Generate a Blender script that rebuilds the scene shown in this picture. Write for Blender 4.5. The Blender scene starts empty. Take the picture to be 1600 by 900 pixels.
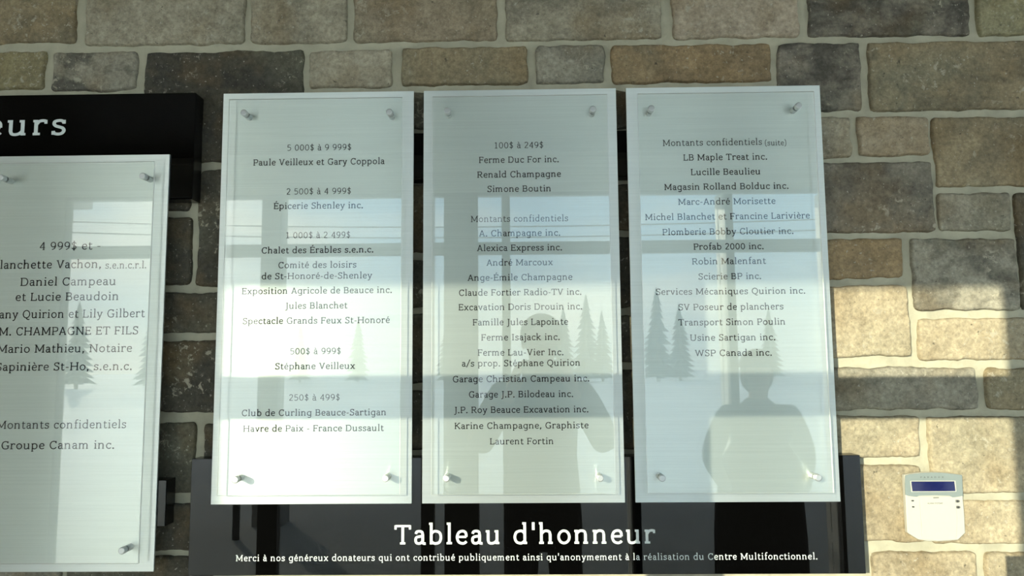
import bpy, bmesh, math, random
from mathutils import Vector, Matrix, noise
random.seed(7)
S = bpy.context.scene
COL = S.collection

# ---------------------------------------------------------------- camera, sky, sun, exposure
F_PX, YAW, PITCH, ROLL = 1171.3, -0.0174, 0.0997, 0.0078
EYE = 1.5                      # camera height above the floor
WALL = 1.54                    # distance of the stone wall from the camera
cy, sy, cp, sp, cr, sr = (math.cos(YAW), math.sin(YAW), math.cos(PITCH), math.sin(PITCH), math.cos(ROLL), math.sin(ROLL))
R1 = Matrix(((cy, 0, -sy), (0, 1, 0), (sy, 0, cy)))
R2 = Matrix(((1, 0, 0), (0, cp, -sp), (0, sp, cp)))
R3 = Matrix(((cr, -sr, 0), (sr, cr, 0), (0, 0, 1)))
RC = R3 @ R2 @ R1              # rows: right, up, forward in (x, up, depth)
def w2(v): return Vector((v[0], v[2], v[1]))
RIGHT, UP, FWD = w2(RC[0]), w2(RC[1]), w2(RC[2])
cam_data = bpy.data.cameras.new('camera')
cam_data.sensor_width = 36.0
cam_data.lens = 36.0 * F_PX / 1600.0
cam_data.clip_start = 0.01
cam = bpy.data.objects.new('camera', cam_data)
COL.objects.link(cam)
m = Matrix.Identity(4)
for i in range(3):
    m[i][0], m[i][1], m[i][2] = RIGHT[i], UP[i], -FWD[i]
m[2][3] = EYE
cam.matrix_world = m
S.camera = cam

S.view_settings.view_transform = 'Standard'
S.view_settings.look = 'None'
S.view_settings.exposure = 0.87
S.view_settings.gamma = 1.0
S.view_settings.use_curve_mapping = False

SUN_DIR = Vector((-0.602, -1.0, 0.25))          # towards the sun
SUN_STRENGTH = 4.5
SUN_COLOR = (1.0, 0.94, 0.73)
SKY_STRENGTH = 2.0
sun_data = bpy.data.lights.new('sun', 'SUN')
sun_data.energy = SUN_STRENGTH
sun_data.color = SUN_COLOR
sun_data.angle = math.radians(0.14)
sun = bpy.data.objects.new('sun', sun_data)
COL.objects.link(sun)
sun.rotation_euler = SUN_DIR.to_track_quat('Z', 'Y').to_euler()
sun.location = (-12, -20, 8)

world = bpy.data.worlds.new('winter sky')
S.world = world
world.use_nodes = True
wn, wl = world.node_tree.nodes, world.node_tree.links
bg = wn['Background']
tc = wn.new('ShaderNodeTexCoord')
sep = wn.new('ShaderNodeSeparateXYZ'); wl.new(tc.outputs['Generated'], sep.inputs[0])
grad = wn.new('ShaderNodeValToRGB'); wl.new(sep.outputs[2], grad.inputs[0])
grad.color_ramp.elements[0].position = 0.0; grad.color_ramp.elements[0].color = (0.80, 0.90, 0.92, 1)
grad.color_ramp.elements[1].position = 0.6; grad.color_ramp.elements[1].color = (0.30, 0.46, 0.66, 1)
e = grad.color_ramp.elements.new(0.18); e.color = (0.47, 0.72, 0.95, 1)
mp = wn.new('ShaderNodeMapping'); mp.inputs['Scale'].default_value = (1, 1, 3.2); wl.new(tc.outputs['Generated'], mp.inputs[0])
cn = wn.new('ShaderNodeTexNoise'); cn.inputs['Scale'].default_value = 3.0; cn.inputs['Detail'].default_value = 7; wl.new(mp.outputs[0], cn.inputs[0])
sx = wn.new('ShaderNodeMath'); sx.operation = 'MULTIPLY_ADD'; sx.inputs[1].default_value = -0.34; wl.new(sep.outputs[0], sx.inputs[0]); wl.new(cn.outputs[0], sx.inputs[2])
cr_ = wn.new('ShaderNodeValToRGB'); wl.new(sx.outputs[0], cr_.inputs[0])
cr_.color_ramp.elements[0].position = 0.50; cr_.color_ramp.elements[1].position = 0.72
mx = wn.new('ShaderNodeMixRGB'); wl.new(cr_.outputs[0], mx.inputs[0]); wl.new(grad.outputs[0], mx.inputs[1]); mx.inputs[2].default_value = (1.25, 1.22, 1.10, 1)
wl.new(mx.outputs[0], bg.inputs[0])
bg.inputs[1].default_value = SKY_STRENGTH

# ---------------------------------------------------------------- helpers
def ray(px, py):
    return RIGHT * ((px - 800) / F_PX) + UP * (-(py - 450) / F_PX) + FWD
def at(px, py, depth):
    """the point of the upright plane Y = depth that the photo shows at this pixel"""
    d = ray(px, py)
    return Vector((0, 0, EYE)) + d * (depth / d.y)
MIRROR = 1.478
def seen(px, py, dist):
    """where a thing reflected at this pixel stands, on the plane this far in front of the wall"""
    p = at(px, py, 2 * MIRROR - WALL + dist)
    return Vector((p.x, WALL - dist, p.z))

def principled(name, color=(0.5, 0.5, 0.5), rough=0.5, metal=0.0, **kw):
    mt = bpy.data.materials.new(name); mt.use_nodes = True
    b = mt.node_tree.nodes['Principled BSDF']
    b.inputs['Base Color'].default_value = (*color, 1)
    b.inputs['Roughness'].default_value = rough
    b.inputs['Metallic'].default_value = metal
    for k, v in kw.items(): b.inputs[k].default_value = v
    return mt
def nd(mt, kind, **inp):
    n = mt.node_tree.nodes.new(kind)
    for k, v in inp.items():
        n.inputs[k.replace('_', ' ')].default_value = v
    return n
def link(mt, a, b): mt.node_tree.links.new(a, b)
def ramp(mt, src, p0, p1, c0=(0, 0, 0, 1), c1=(1, 1, 1, 1)):
    r = mt.node_tree.nodes.new('ShaderNodeValToRGB')
    r.color_ramp.elements[0].position = p0; r.color_ramp.elements[0].color = c0
    r.color_ramp.elements[1].position = p1; r.color_ramp.elements[1].color = c1
    link(mt, src, r.inputs[0]); return r
def mixc(mt, fac, a, b, mode='MIX'):
    n = mt.node_tree.nodes.new('ShaderNodeMixRGB'); n.blend_type = mode
    for i, v in ((0, fac), (1, a), (2, b)):
        if isinstance(v, (int, float)): n.inputs[i].default_value = v
        elif isinstance(v, tuple): n.inputs[i].default_value = v
        else: link(mt, v, n.inputs[i])
    return n.outputs[0]
def math_(mt, op, a, b):
    n = mt.node_tree.nodes.new('ShaderNodeMath'); n.operation = op
    for i, v in ((0, a), (1, b)):
        if isinstance(v, (int, float)): n.inputs[i].default_value = v
        else: link(mt, v, n.inputs[i])
    return n.outputs[0]
def noisy(name, color, var=0.25, scale=8.0, rough=0.7, bump=0.0, **kw):
    mt = principled(name, color, rough, **kw)
    g = nd(mt, 'ShaderNodeNewGeometry'); n = nd(mt, 'ShaderNodeTexNoise', Scale=scale, Detail=6.0)
    link(mt, g.outputs['Position'], n.inputs['Vector'])
    lo = tuple(c * (1 - var) for c in color) + (1,); hi = tuple(min(1, c * (1 + var)) for c in color) + (1,)
    r = ramp(mt, n.outputs[0], 0.3, 0.7, lo, hi)
    b = mt.node_tree.nodes['Principled BSDF']
    link(mt, r.outputs[0], b.inputs['Base Color'])
    if bump:
        bp = nd(mt, 'ShaderNodeBump', Strength=bump, Distance=0.02); link(mt, n.outputs[0], bp.inputs['Height']); link(mt, bp.outputs[0], b.inputs['Normal'])
    return mt

class MB:
    def __init__(self): self.v, self.f, self.mi = [], [], []
    def add(self, vs, fs, mi=0):
        o = len(self.v); self.v += [tuple(q) for q in vs]
        for f in fs: self.f.append(tuple(i + o for i in f)); self.mi.append(mi)
    def box(self, a, b, mi=0):
        x0, y0, z0 = (min(a[i], b[i]) for i in range(3)); x1, y1, z1 = (max(a[i], b[i]) for i in range(3))
        self.add([(x0, y0, z0), (x1, y0, z0), (x1, y1, z0), (x0, y1, z0), (x0, y0, z1), (x1, y0, z1), (x1, y1, z1), (x0, y1, z1)],
                 [(0, 3, 2, 1), (4, 5, 6, 7), (0, 1, 5, 4), (1, 2, 6, 5), (2, 3, 7, 6), (3, 0, 4, 7)], mi)
    def prism(self, pts, y0, y1, mi=0):
        """outline in (x, z), anticlockwise as seen from the camera side; front face at y0"""
        n = len(pts)
        self.add([(x, y0, z) for x, z in pts] + [(x, y1, z) for x, z in pts],
                 [tuple(range(n)), tuple(range(2 * n - 1, n - 1, -1))] + [(i, i + n, (i + 1) % n + n, (i + 1) % n) for i in range(n)], mi)
    def lathe(self, c, axis, prof, seg=28, mi=0):
        """profile (distance along axis, radius) turned about axis through c"""
        a = Vector(axis).normalized(); u = a.orthogonal().normalized(); w = a.cross(u)
        vs, fs = [], []
        for d, r in prof:
            for k in range(seg):
                t = 2 * math.pi * k / seg
                vs.append(Vector(c) + a * d + (u * math.cos(t) + w * math.sin(t)) * r)
        for i in range(len(prof) - 1):
            for k in range(seg):
                k2 = (k + 1) % seg
                fs.append((i * seg + k, i * seg + k2, (i + 1) * seg + k2, (i + 1) * seg + k))
        fs.append(tuple(range(seg - 1, -1, -1))); fs.append(tuple(range((len(prof) - 1) * seg, len(prof) * seg)))
        self.add(vs, fs, mi)
    def tube(self, pts, r, seg=8, mi=0):
        for p, q in zip(pts[:-1], pts[1:]):
            d = Vector(q) - Vector(p); self.lathe(p, d, [(0, r), (d.length, r)], seg, mi)
    def build(self, name, mats, parent=None, bevel=0.0, smooth=False, seg=2):
        me = bpy.data.meshes.new(name); me.from_pydata(self.v, [], self.f)
        if not isinstance(mats, (list, tuple)): mats = [mats]
        for q in mats: me.materials.append(q)
        me.polygons.foreach_set('material_index', self.mi)
        if smooth:
            me.polygons.foreach_set('use_smooth', [True] * len(self.f))
        me.update()
        o = bpy.data.objects.new(name, me); COL.objects.link(o)
        if parent is not None:
            o.parent = parent
            o.matrix_parent_inverse = parent.matrix_world.inverted() if parent.type != 'EMPTY' else Matrix.Translation(-parent.location)
        if bevel:
            bv = o.modifiers.new('bevel', 'BEVEL'); bv.width = bevel; bv.segments = seg; bv.limit_method = 'ANGLE'
        return o
def tag(o, label, cat, group=None):
    o['label'] = label; o['category'] = cat
    if group: o['group'] = group
    return o
def thing(name, loc, label, cat, group=None):
    o = bpy.data.objects.new(name, None); o.empty_display_size = 0.05; o.location = loc; COL.objects.link(o)
    return tag(o, label, cat, group)
def structure(o): o['kind'] = 'structure'; return o

# ---------------------------------------------------------------- materials
M_MORTAR = noisy('mortar', (0.40, 0.375, 0.280), 0.14, 26.0, 0.95, 0.35)
def stone_material():
    mt = principled('split stone', (0.25, 0.22, 0.17), 0.9)
    b = mt.node_tree.nodes['Principled BSDF']
    b.inputs['Specular IOR Level'].default_value = 0.25
    at_ = nd(mt, 'ShaderNodeAttribute'); at_.attribute_name = 'stone_color'
    sd = nd(mt, 'ShaderNodeAttribute'); sd.attribute_name = 'stone_seed'
    g = nd(mt, 'ShaderNodeNewGeometry')
    ad = nd(mt, 'ShaderNodeVectorMath'); ad.operation = 'ADD'
    link(mt, g.outputs['Position'], ad.inputs[0]); link(mt, sd.outputs['Vector'], ad.inputs[1])
    P = ad.outputs[0]
    def nz(scale, detail=5.0, rough=0.55, dist=0.0, stretch=None):
        n = nd(mt, 'ShaderNodeTexNoise', Scale=scale, Detail=detail, Roughness=rough, Distortion=dist)
        if stretch:
            q = nd(mt, 'ShaderNodeMapping', Scale=stretch); link(mt, P, q.inputs[0]); link(mt, q.outputs[0], n.inputs['Vector'])
        else: link(mt, P, n.inputs['Vector'])
        return n.outputs[0]
    base = at_.outputs['Color']; dark = at_.outputs['Alpha']
    # broad dark clouds of slate grey, more of them on the darker stones
    clouds = math_(mt, 'MULTIPLY', ramp(mt, nz(8.5, 6, 0.6, 0.4, (1, 1, 1.6)), 0.44, 0.57).outputs[0], dark)
    c = mixc(mt, clouds, base, (0.060, 0.056, 0.047, 1))
    # rusty and olive washes
    c = mixc(mt, math_(mt, 'MULTIPLY', ramp(mt, nz(7.0, 3), 0.48, 0.68).outputs[0], 0.5), c, (0.20, 0.135, 0.062, 1))
    c = mixc(mt, math_(mt, 'MULTIPLY', ramp(mt, nz(5.0, 3, 0.5, 0.3), 0.5, 0.66).outputs[0], 0.4), c, (0.20, 0.20, 0.145, 1))
    # fine grain
    gr = ramp(mt, nz(120.0, 5, 0.7), 0.30, 0.72, (0.66, 0.66, 0.66, 1), (1.30, 1.30, 1.28, 1))
    c = mixc(mt, 1.0, c, gr.outputs[0], 'MULTIPLY')
    gr2 = ramp(mt, nz(34.0, 5, 0.65), 0.3, 0.7, (0.82, 0.81, 0.79, 1), (1.16, 1.16, 1.16, 1))
    c = mixc(mt, 1.0, c, gr2.outputs[0], 'MULTIPLY')
    # chalky chips and veins
    chips = math_(mt, 'MULTIPLY', ramp(mt, nz(62.0, 8, 0.68, 0.6), 0.56, 0.61).outputs[0], ramp(mt, nz(10.0, 3), 0.52, 0.60).outputs[0])
    c = mixc(mt, math_(mt, 'MULTIPLY', chips, 0.8), c, (0.42, 0.38, 0.29, 1))
    dots = ramp(mt, nz(170.0, 3, 0.5), 0.665, 0.71).outputs[0]
    c = mixc(mt, math_(mt, 'MULTIPLY', dots, 0.6), c, (0.48, 0.45, 0.37, 1))
    pits = math_(mt, 'MULTIPLY', ramp(mt, nz(85.0, 4, 0.6), 0.27, 0.33, (1, 1, 1, 1), (0, 0, 0, 1)).outputs[0], 0.75)
    c = mixc(mt, pits, c, (0.05, 0.045, 0.035, 1))
    link(mt, c, b.inputs['Base Color'])
    h = math_(mt, 'ADD', math_(mt, 'MULTIPLY', nz(45.0, 8, 0.65), 1.0), math_(mt, 'MULTIPLY', nz(160.0, 4, 0.6), 0.35))
    bp = nd(mt, 'ShaderNodeBump', Strength=0.75, Distance=0.006); link(mt, h, bp.inputs['Height']); link(mt, bp.outputs[0], b.inputs['Normal'])
    return mt
M_STONE = stone_material()
M_BLACK = principled('gloss black sheet', (0.0015, 0.0015, 0.0015), 0.012, **{'Specular IOR Level': 0.30})
M_EDGE = principled('black edge', (0.008, 0.008, 0.008), 0.25)
def metal_material():
    """sheet brushed along its width: the gloss spreads up and down, hardly sideways"""
    mt = principled('brushed aluminium', (0.76, 0.80, 0.75), 0.45, 1.0)
    b = mt.node_tree.nodes['Principled BSDF']
    b.inputs['Anisotropic'].default_value = 1.0
    tg = nd(mt, 'ShaderNodeCombineXYZ', Z=1.0); link(mt, tg.outputs[0], b.inputs['Tangent'])
    g = nd(mt, 'ShaderNodeNewGeometry'); q = nd(mt, 'ShaderNodeMapping', Scale=(5.0, 5.0, 700.0))
    n = nd(mt, 'ShaderNodeTexNoise', Scale=1.0, Detail=4.0)
    link(mt, g.outputs['Position'], q.inputs[0]); link(mt, q.outputs[0], n.inputs['Vector'])
    c = ramp(mt, n.outputs[0], 0.3, 0.7, (0.80, 0.845, 0.82, 1), (0.86, 0.905, 0.88, 1))
    link(mt, c.outputs[0], b.inputs['Base Color'])
    d = nd(mt, 'ShaderNodeBsdfDiffuse'); link(mt, c.outputs[0], d.inputs[0])
    mix = nd(mt, 'ShaderNodeMixShader', Fac=0.16)
    link(mt, b.outputs[0], mix.inputs[1]); link(mt, d.outputs[0], mix.inputs[2]); link(mt, mix.outputs[0], mt.node_tree.nodes['Material Output'].inputs[0])
    return mt
M_ALU = metal_material()
M_STEEL = principled('satin steel', (0.55, 0.56, 0.55), 0.38, 0.8)
M_INK = principled('black print', (0.010, 0.011, 0.011), 0.7, **{'Specular IOR Level': 0.2})
M_INK_THIN = principled('dark grey print', (0.022, 0.024, 0.024), 0.7, **{'Specular IOR Level': 0.2})
M_WHITE_INK = principled('white lettering', (0.62, 0.66, 0.64), 0.5)
def glass_material(name, tint, f0=0.04, rough=0.0):
    mt = bpy.data.materials.new(name); mt.use_nodes = True
    nt = mt.node_tree; nt.nodes.remove(nt.nodes['Principled BSDF'])
    out = nt.nodes['Material Output']
    lw = nd(mt, 'ShaderNodeLayerWeight', Blend=0.5)
    f = math_(mt, 'ADD', math_(mt, 'MULTIPLY', math_(mt, 'POWER', lw.outputs['Facing'], 5.0), 1 - f0), f0)
    tr = nd(mt, 'ShaderNodeBsdfTransparent', Color=(*tint, 1)); gl = nd(mt, 'ShaderNodeBsdfGlossy', Roughness=rough, Color=(1, 1, 1, 1))
    mix = nd(mt, 'ShaderNodeMixShader')
    link(mt, f, mix.inputs[0]); link(mt, tr.outputs[0], mix.inputs[1]); link(mt, gl.outputs[0], mix.inputs[2])
    link(mt, mix.outputs[0], out.inputs[0]); return mt
M_ACRYLIC = glass_material('clear acrylic', (0.985, 0.995, 0.985))
M_GLASS = glass_material('window glass', (0.96, 0.975, 0.965))
def acrylic_edge():
    mt = bpy.data.materials.new('acrylic edge'); mt.use_nodes = True
    nt = mt.node_tree; b = nt.nodes['Principled BSDF']
    b.inputs['Base Color'].default_value = (0.95, 0.97, 0.95, 1); b.inputs['Roughness'].default_value = 0.2
    tr = nd(mt, 'ShaderNodeBsdfTranslucent', Color=(0.95, 0.97, 0.95, 1)); mix = nd(mt, 'ShaderNodeMixShader', Fac=0.5)
    link(mt, tr.outputs[0], mix.inputs[1]); link(mt, b.outputs[0], mix.inputs[2]); link(mt, mix.outputs[0], nt.nodes['Material Output'].inputs[0])
    return mt
M_ACR_EDGE = acrylic_edge()
M_FRAME = principled('dark bronze frame', (0.035, 0.035, 0.033), 0.4)
M_PLASTER = noisy('pale plaster', (0.74, 0.76, 0.72), 0.04, 3.0, 0.9)
M_TRIM = principled('white trim paint', (0.75, 0.77, 0.73), 0.5)
M_FLOOR = noisy('grey tile', (0.52, 0.52, 0.50), 0.1, 4.0, 0.5)
M_SNOW = noisy('snow', (0.84, 0.86, 0.87), 0.04, 0.6, 0.8, 0.5)
M_CONCRETE = noisy('concrete', (0.42, 0.41, 0.39), 0.12, 5.0, 0.85)
M_SPRUCE = noisy('hazed spruce needles', (0.15, 0.18, 0.165), 0.4, 3.0, 0.9)  # needle colour lightened to stand for distance haze
M_BARK = noisy('bark', (0.10, 0.075, 0.05), 0.3, 6.0, 0.9)
def plank_material():
    mt = principled('stained ceiling boards', (0.16, 0.125, 0.085), 0.5)
    b = mt.node_tree.nodes['Principled BSDF']
    g = nd(mt, 'ShaderNodeNewGeometry'); s_ = nd(mt, 'ShaderNodeSeparateXYZ'); link(mt, g.outputs['Position'], s_.inputs[0])
    k = math_(mt, 'MULTIPLY', s_.outputs[0], 6.9); fr = math_(mt, 'FRACT', k, 0)
    groove = ramp(mt, fr, 0.03, 0.06, (0, 0, 0, 1), (1, 1, 1, 1))
    q = nd(mt, 'ShaderNodeMapping', Scale=(30.0, 1.2, 1.0)); n = nd(mt, 'ShaderNodeTexNoise', Scale=1.0, Detail=6.0)
    link(mt, g.outputs['Position'], q.inputs[0]); link(mt, q.outputs[0], n.inputs['Vector'])
    c = ramp(mt, n.outputs[0], 0.3, 0.7, (0.075, 0.06, 0.042, 1), (0.12, 0.10, 0.072, 1))
    link(mt, mixc(mt, groove.outputs[0], (0.02, 0.016, 0.012, 1), c.outputs[0]), b.inputs['Base Color']); return mt
M_PLANK = plank_material()

# ---------------------------------------------------------------- the stone wall
PX_STONES = [  # pixel box of each stone the photo shows, its colour (with shade included in the panel gaps), and how much dark clouding it has
    (-90, -70, 119, 67, 'brown', .35), (134, -70, 382, 69, 'greige', .12), (391, -70, 541, 66, 'greige', .3),
    (551, -70, 777, 63, 'tan', .15), (789, -70, 1034, 61, 'greige', .4), (1049, -70, 1249, 58, 'pink', .05),
    (1262, -70, 1515, 55, 'slate', .85), (1525, -70, 1740, 53, 'olive', .2),
    (-90, 79, 69, 139, 'olive', .1), (79, 79, 212, 141, 'grey', .75), (222, 78, 472, 252, 'dark', .9),
    (482, 76, 613, 136, 'greige', .08), (625, 72, 825, 132, 'brown', .1), (836, 69, 945, 130, 'grey', .3),
    (955, 68, 1206, 128, 'rust', .3), (1216, 65, 1349, 172, 'slate', .8), (1358, 62, 1740, 170, 'brown', .4),
    (1190, 181, 1333, 247, 'greige', .2), (1341, 181, 1453, 243, 'tan', .15), (1461, 180, 1740, 290, 'brown', .35),
    (1150, 253, 1461, 364, 'slate', .5), (1466, 300, 1582, 361, 'greige', .35), (1592, 300, 1740, 485, 'dark', .7),
    (1240, 372, 1413, 435, 'rust', .3), (1427, 371, 1594, 485, 'grey', .6),
    (1250, 446, 1423, 558, 'sand', .02), (1436, 496, 1640, 563, 'sand', .06), (1180, 574, 1531, 641, 'grey', .4),
    (1542, 574, 1740, 641, 'brown', .3), (1250, 650, 1440, 716, 'sand', .12), (1453, 650, 1650, 772, 'sand', .06),
    (1250, 727, 1444, 848, 'sand', .1), (1456, 783, 1660, 852, 'sand', .1), (1363, 862, 1530, 940, 'sand', .1),
    (1541, 863, 1740, 940, 'sand', .1), (1100, 906, 1353, 980, 'sand', .2), (960, 908, 1090, 980, 'sand', .1), (733, 908, 950, 980, 'sand', .1), (530, 908, 722, 980, 'sand', .2), (340, 908, 520, 980, 'tan', .2),
    (200, 264, 298, 330, 'dark', .7), (307, 264, 500, 446, 'dark', .8), (150, 339, 298, 446, 'dark', .6), (200, 456, 420, 520, 'dark', .5),  # from here down: gap stones, shade darkened into their tone
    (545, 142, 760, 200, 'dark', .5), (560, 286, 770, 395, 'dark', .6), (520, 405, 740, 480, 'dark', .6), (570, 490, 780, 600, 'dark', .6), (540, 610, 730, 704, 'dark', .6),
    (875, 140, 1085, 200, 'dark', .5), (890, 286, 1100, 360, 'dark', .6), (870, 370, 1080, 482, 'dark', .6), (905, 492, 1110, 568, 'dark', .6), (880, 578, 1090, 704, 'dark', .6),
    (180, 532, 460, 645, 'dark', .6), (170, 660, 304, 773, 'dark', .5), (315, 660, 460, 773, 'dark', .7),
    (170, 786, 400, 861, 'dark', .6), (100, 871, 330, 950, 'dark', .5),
]
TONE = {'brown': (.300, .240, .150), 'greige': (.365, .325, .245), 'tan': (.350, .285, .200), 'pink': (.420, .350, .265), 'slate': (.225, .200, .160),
        'olive': (.290, .250, .140), 'grey': (.310, .285, .225), 'dark': (.085, .076, .057), 'rust': (.320, .230, .130), 'sand': (.400, .335, .230)}  # dark: real dark stones, and the shade put into the gap stones
JOINT = 0.0105
rects = []
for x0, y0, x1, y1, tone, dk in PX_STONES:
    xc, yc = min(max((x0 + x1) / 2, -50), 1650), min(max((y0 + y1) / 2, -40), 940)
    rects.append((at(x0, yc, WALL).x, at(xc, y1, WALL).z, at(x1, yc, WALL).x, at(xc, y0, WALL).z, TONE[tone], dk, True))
rng = random.Random(31)
X_LO, X_HI, Z_LO, Z_HI = -6.4, 6.4, 0.0, 2.76
z = Z_LO + 0.006
measured = list(rects)
while z < Z_HI - 0.02:                                    # the coursing carries on behind the boards and past the frame
    h = min(rng.choice((0.084, 0.084, 0.145)), Z_HI - z - 0.004)
    if Z_HI - z - h < 0.05: h = Z_HI - z - 0.004
    cuts = sorted((r[0] - JOINT, r[2] + JOINT) for r in measured if r[1] < z + h + JOINT and r[3] > z - JOINT)
    free, xa = [], X_LO
    for a, b in cuts:
        if a > xa: free.append((xa, a))
        xa = max(xa, b)
    if xa < X_HI: free.append((xa, X_HI))
    for a, b in free:
        x = a
        while b - x > 0.03:
            w = rng.uniform(0.16, 0.40)
            if b - x - w < 0.13: w = b - x
            tone = TONE[rng.choice(('brown', 'greige', 'tan', 'slate', 'olive', 'grey', 'rust', 'sand'))]
            rects.append((x, z, x + w - JOINT if x + w < b else b, z + h, tone, rng.uniform(0, .6), False))
            x += w
    z += h + JOINT
V, Fc, MI, CC, SD = [], [], [], [], []
def axis_lines(L, fine, step):
    e = [0, .0008, .0022, .0045, .008]
    e = [q for q in e if q < L / 2 - .004]
    n = max(1, int(round((L - 2 * e[-1]) / step)))
    mid = [e[-1] + (L - 2 * e[-1]) * k / n for k in range(1, n)]
    return e + mid + [L - q for q in reversed(e)]
for (x0, z0, x1, z1, colr, dk, fine) in rects:
    w, h = x1 - x0, z1 - z0
    if w < .02 or h < .02: continue
    us, vs = axis_lines(w, fine, .008 if fine else .03), axis_lines(h, fine, .008 if fine else .03)
    seed = Vector((rng.uniform(0, 90), rng.uniform(0, 90), rng.uniform(0, 90)))
    o = len(V); nu, nv = len(us), len(vs)
    proud = rng.uniform(-.002, .002)
    jit = rng.uniform(.9, 1.1)
    for j, v in enumerate(vs):
        for i, u in enumerate(us):
            d = min(u, w - u, v, h - v)
            # ragged outline: the border wanders by a few millimetres, fading inwards
            fx = max(0, 1 - min(u, w - u) / .03); fz = max(0, 1 - min(v, h - v) / .03)
            sx_ = 1 if u < w / 2 else -1; sz_ = 1 if v < h / 2 else -1
            px = x0 + u + fx * .0042 * (noise.noise(Vector((v * 28, sx_ * 7.3, 0)) + seed) + .5 * noise.noise(Vector((v * 90, sx_ * 3.3, 0)) + seed))
            pz = z0 + v + fz * .0042 * (noise.noise(Vector((u * 24, 0, sz_ * 5.1)) + seed) + .5 * noise.noise(Vector((u * 80, 0, sz_ * 2.1)) + seed))
            du, dv = min(u, w - u), min(v, h - v)
            corner = max(0, .010 - du) * max(0, .010 - dv) * 32
            px += sx_ * corner * .9; pz += sz_ * corner * .9
            k = min(d / .0055, 1.0)
            prof = math.sqrt(max(0, 1 - (1 - k) ** 2))
            n3 = noise.fractal(Vector((u * 22, v * 22, 0)) + seed, 1.0, 2.0, 4) if fine else 0
            py = WALL + .015 - prof * (.0145 + proud) - prof * .0022 * n3
            V.append((px, py, pz)); CC.append((colr[0] * jit, colr[1] * jit, colr[2] * jit, dk)); SD.append(seed)
    for j in range(nv - 1):
        for i in range(nu - 1):
            a = o + j * nu + i
            Fc.append((a, a + 1, a + nu + 1, a + nu)); MI.append(0)
o = len(V)                                                # the mortar bed
NX, NZ = 420, 100
for j in range(NZ + 1):
    for i in range(NX + 1):
        x = X_LO + (X_HI - X_LO) * i / NX; zz = Z_LO + (Z_HI - Z_LO) * j / NZ
        V.append((x, WALL + .0095 + .0012 * noise.noise(Vector((x * 30, zz * 30, 3))), zz)); CC.append((.4, .38, .3, 0)); SD.append(Vector((0, 0, 0)))
for j in range(NZ):
    for i in range(NX):
        a = o + j * (NX + 1) + i
        Fc.append((a, a + 1, a + NX + 2, a + NX + 1)); MI.append(1)
o = len(V)                                                # the masonry behind it
bx = MB(); bx.box((X_LO, WALL + .012, Z_LO), (X_HI, WALL + .25, Z_HI))
V += bx.v; Fc += [tuple(i + o for i in f) for f in bx.f]; MI += [1] * 6; CC += [(.4, .38, .3, 0)] * 8; SD += [Vector((0, 0, 0))] * 8
me = bpy.data.meshes.new('wall_back'); me.from_pydata(V, [], Fc)
me.materials.append(M_STONE); me.materials.append(M_MORTAR)
me.polygons.foreach_set('material_index', MI); me.polygons.foreach_set('use_smooth', [True] * len(Fc))
ca = me.attributes.new('stone_color', 'FLOAT_COLOR', 'POINT'); ca.data.foreach_set('color', [q for c in CC for q in c])
sa = me.attributes.new('stone_seed', 'FLOAT_VECTOR', 'POINT'); sa.data.foreach_set('vector', [q for c in SD for q in c])
wall = bpy.data.objects.new('wall_back', me); COL.objects.link(wall); structure(wall)

# ---------------------------------------------------------------- the rest of the room
WIN = 3.0                                                  # the glazed front stands this far from the stone wall
YW = WALL - WIN
b = MB(); b.box((X_LO, YW - .1, -.12), (X_HI, WALL + .25, 0)); structure(b.build('floor', M_FLOOR))
b = MB(); b.box((X_LO, YW - .1, Z_HI), (X_HI, WALL + .25, Z_HI + .15)); structure(b.build('ceiling', M_PLANK))
b = MB(); b.box((X_LO - .12, YW - .1, -.12), (X_LO, WALL + .25, Z_HI + .15)); structure(b.build('wall_left', M_PLASTER))
b = MB()                                                   # glazing added in the right-hand wall for more daylight, between sill and lintel
b.box((X_HI, YW - .1, -.12), (X_HI + .12, YW + .25, Z_HI + .15)); b.box((X_HI, WALL - .45, -.12), (X_HI + .12, WALL + .25, Z_HI + .15))
b.box((X_HI, YW + .25, -.12), (X_HI + .12, WALL - .45, .12)); b.box((X_HI, YW + .25, 2.5), (X_HI + .12, WALL - .45, Z_HI + .15))
structure(b.build('wall_right', M_PLASTER))
b = MB()
for yy in (YW + .25, YW + 1.35, WALL - .51): b.box((X_HI + .03, yy, .12), (X_HI + .09, yy + .06, 2.5))
b.box((X_HI + .03, YW + .25, .12), (X_HI + .09, WALL - .45, .17)); b.box((X_HI + .03, YW + .25, 2.45), (X_HI + .09, WALL - .45, 2.5))
win2 = structure(b.build('fill_window_right', principled('dark window frame', (0.035, 0.035, 0.033), 0.4), bevel=.002, seg=1))
for ya, yb in ((YW + .31, YW + 1.35), (YW + 1.41, WALL - .51)):
    b = MB(); b.box((X_HI + .057, ya, .17), (X_HI + .063, yb, 2.45)); b.build('pane', M_GLASS, win2)
XG0 = seen(95, 400, WIN).x; XG1 = 6.1
XL0, XL1 = -6.1, -3.42                                     # a second run of glazing further left, added for more daylight
ZT = seen(700, 300, WIN).z; ZS0, ZS1 = seen(700, 397, WIN).z, seen(700, 378, WIN).z; ZB = 0.12
b = MB()
b.box((X_LO, YW - .1, 0), (XL0, YW, Z_HI)); b.box((XL1, YW - .1, 0), (XG0, YW, Z_HI)); b.box((XL0, YW - .1, ZT), (XL1, YW, Z_HI)); b.box((XL0, YW - .1, 0), (XL1, YW, ZB)); b.box((XG1, YW - .1, 0), (X_HI, YW, Z_HI))
b.box((XG0, YW - .1, ZT), (XG1, YW, Z_HI)); b.box((XG0, YW - .1, 0), (XG1, YW, ZB))
structure(b.build('wall_front', M_PLASTER))
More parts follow.
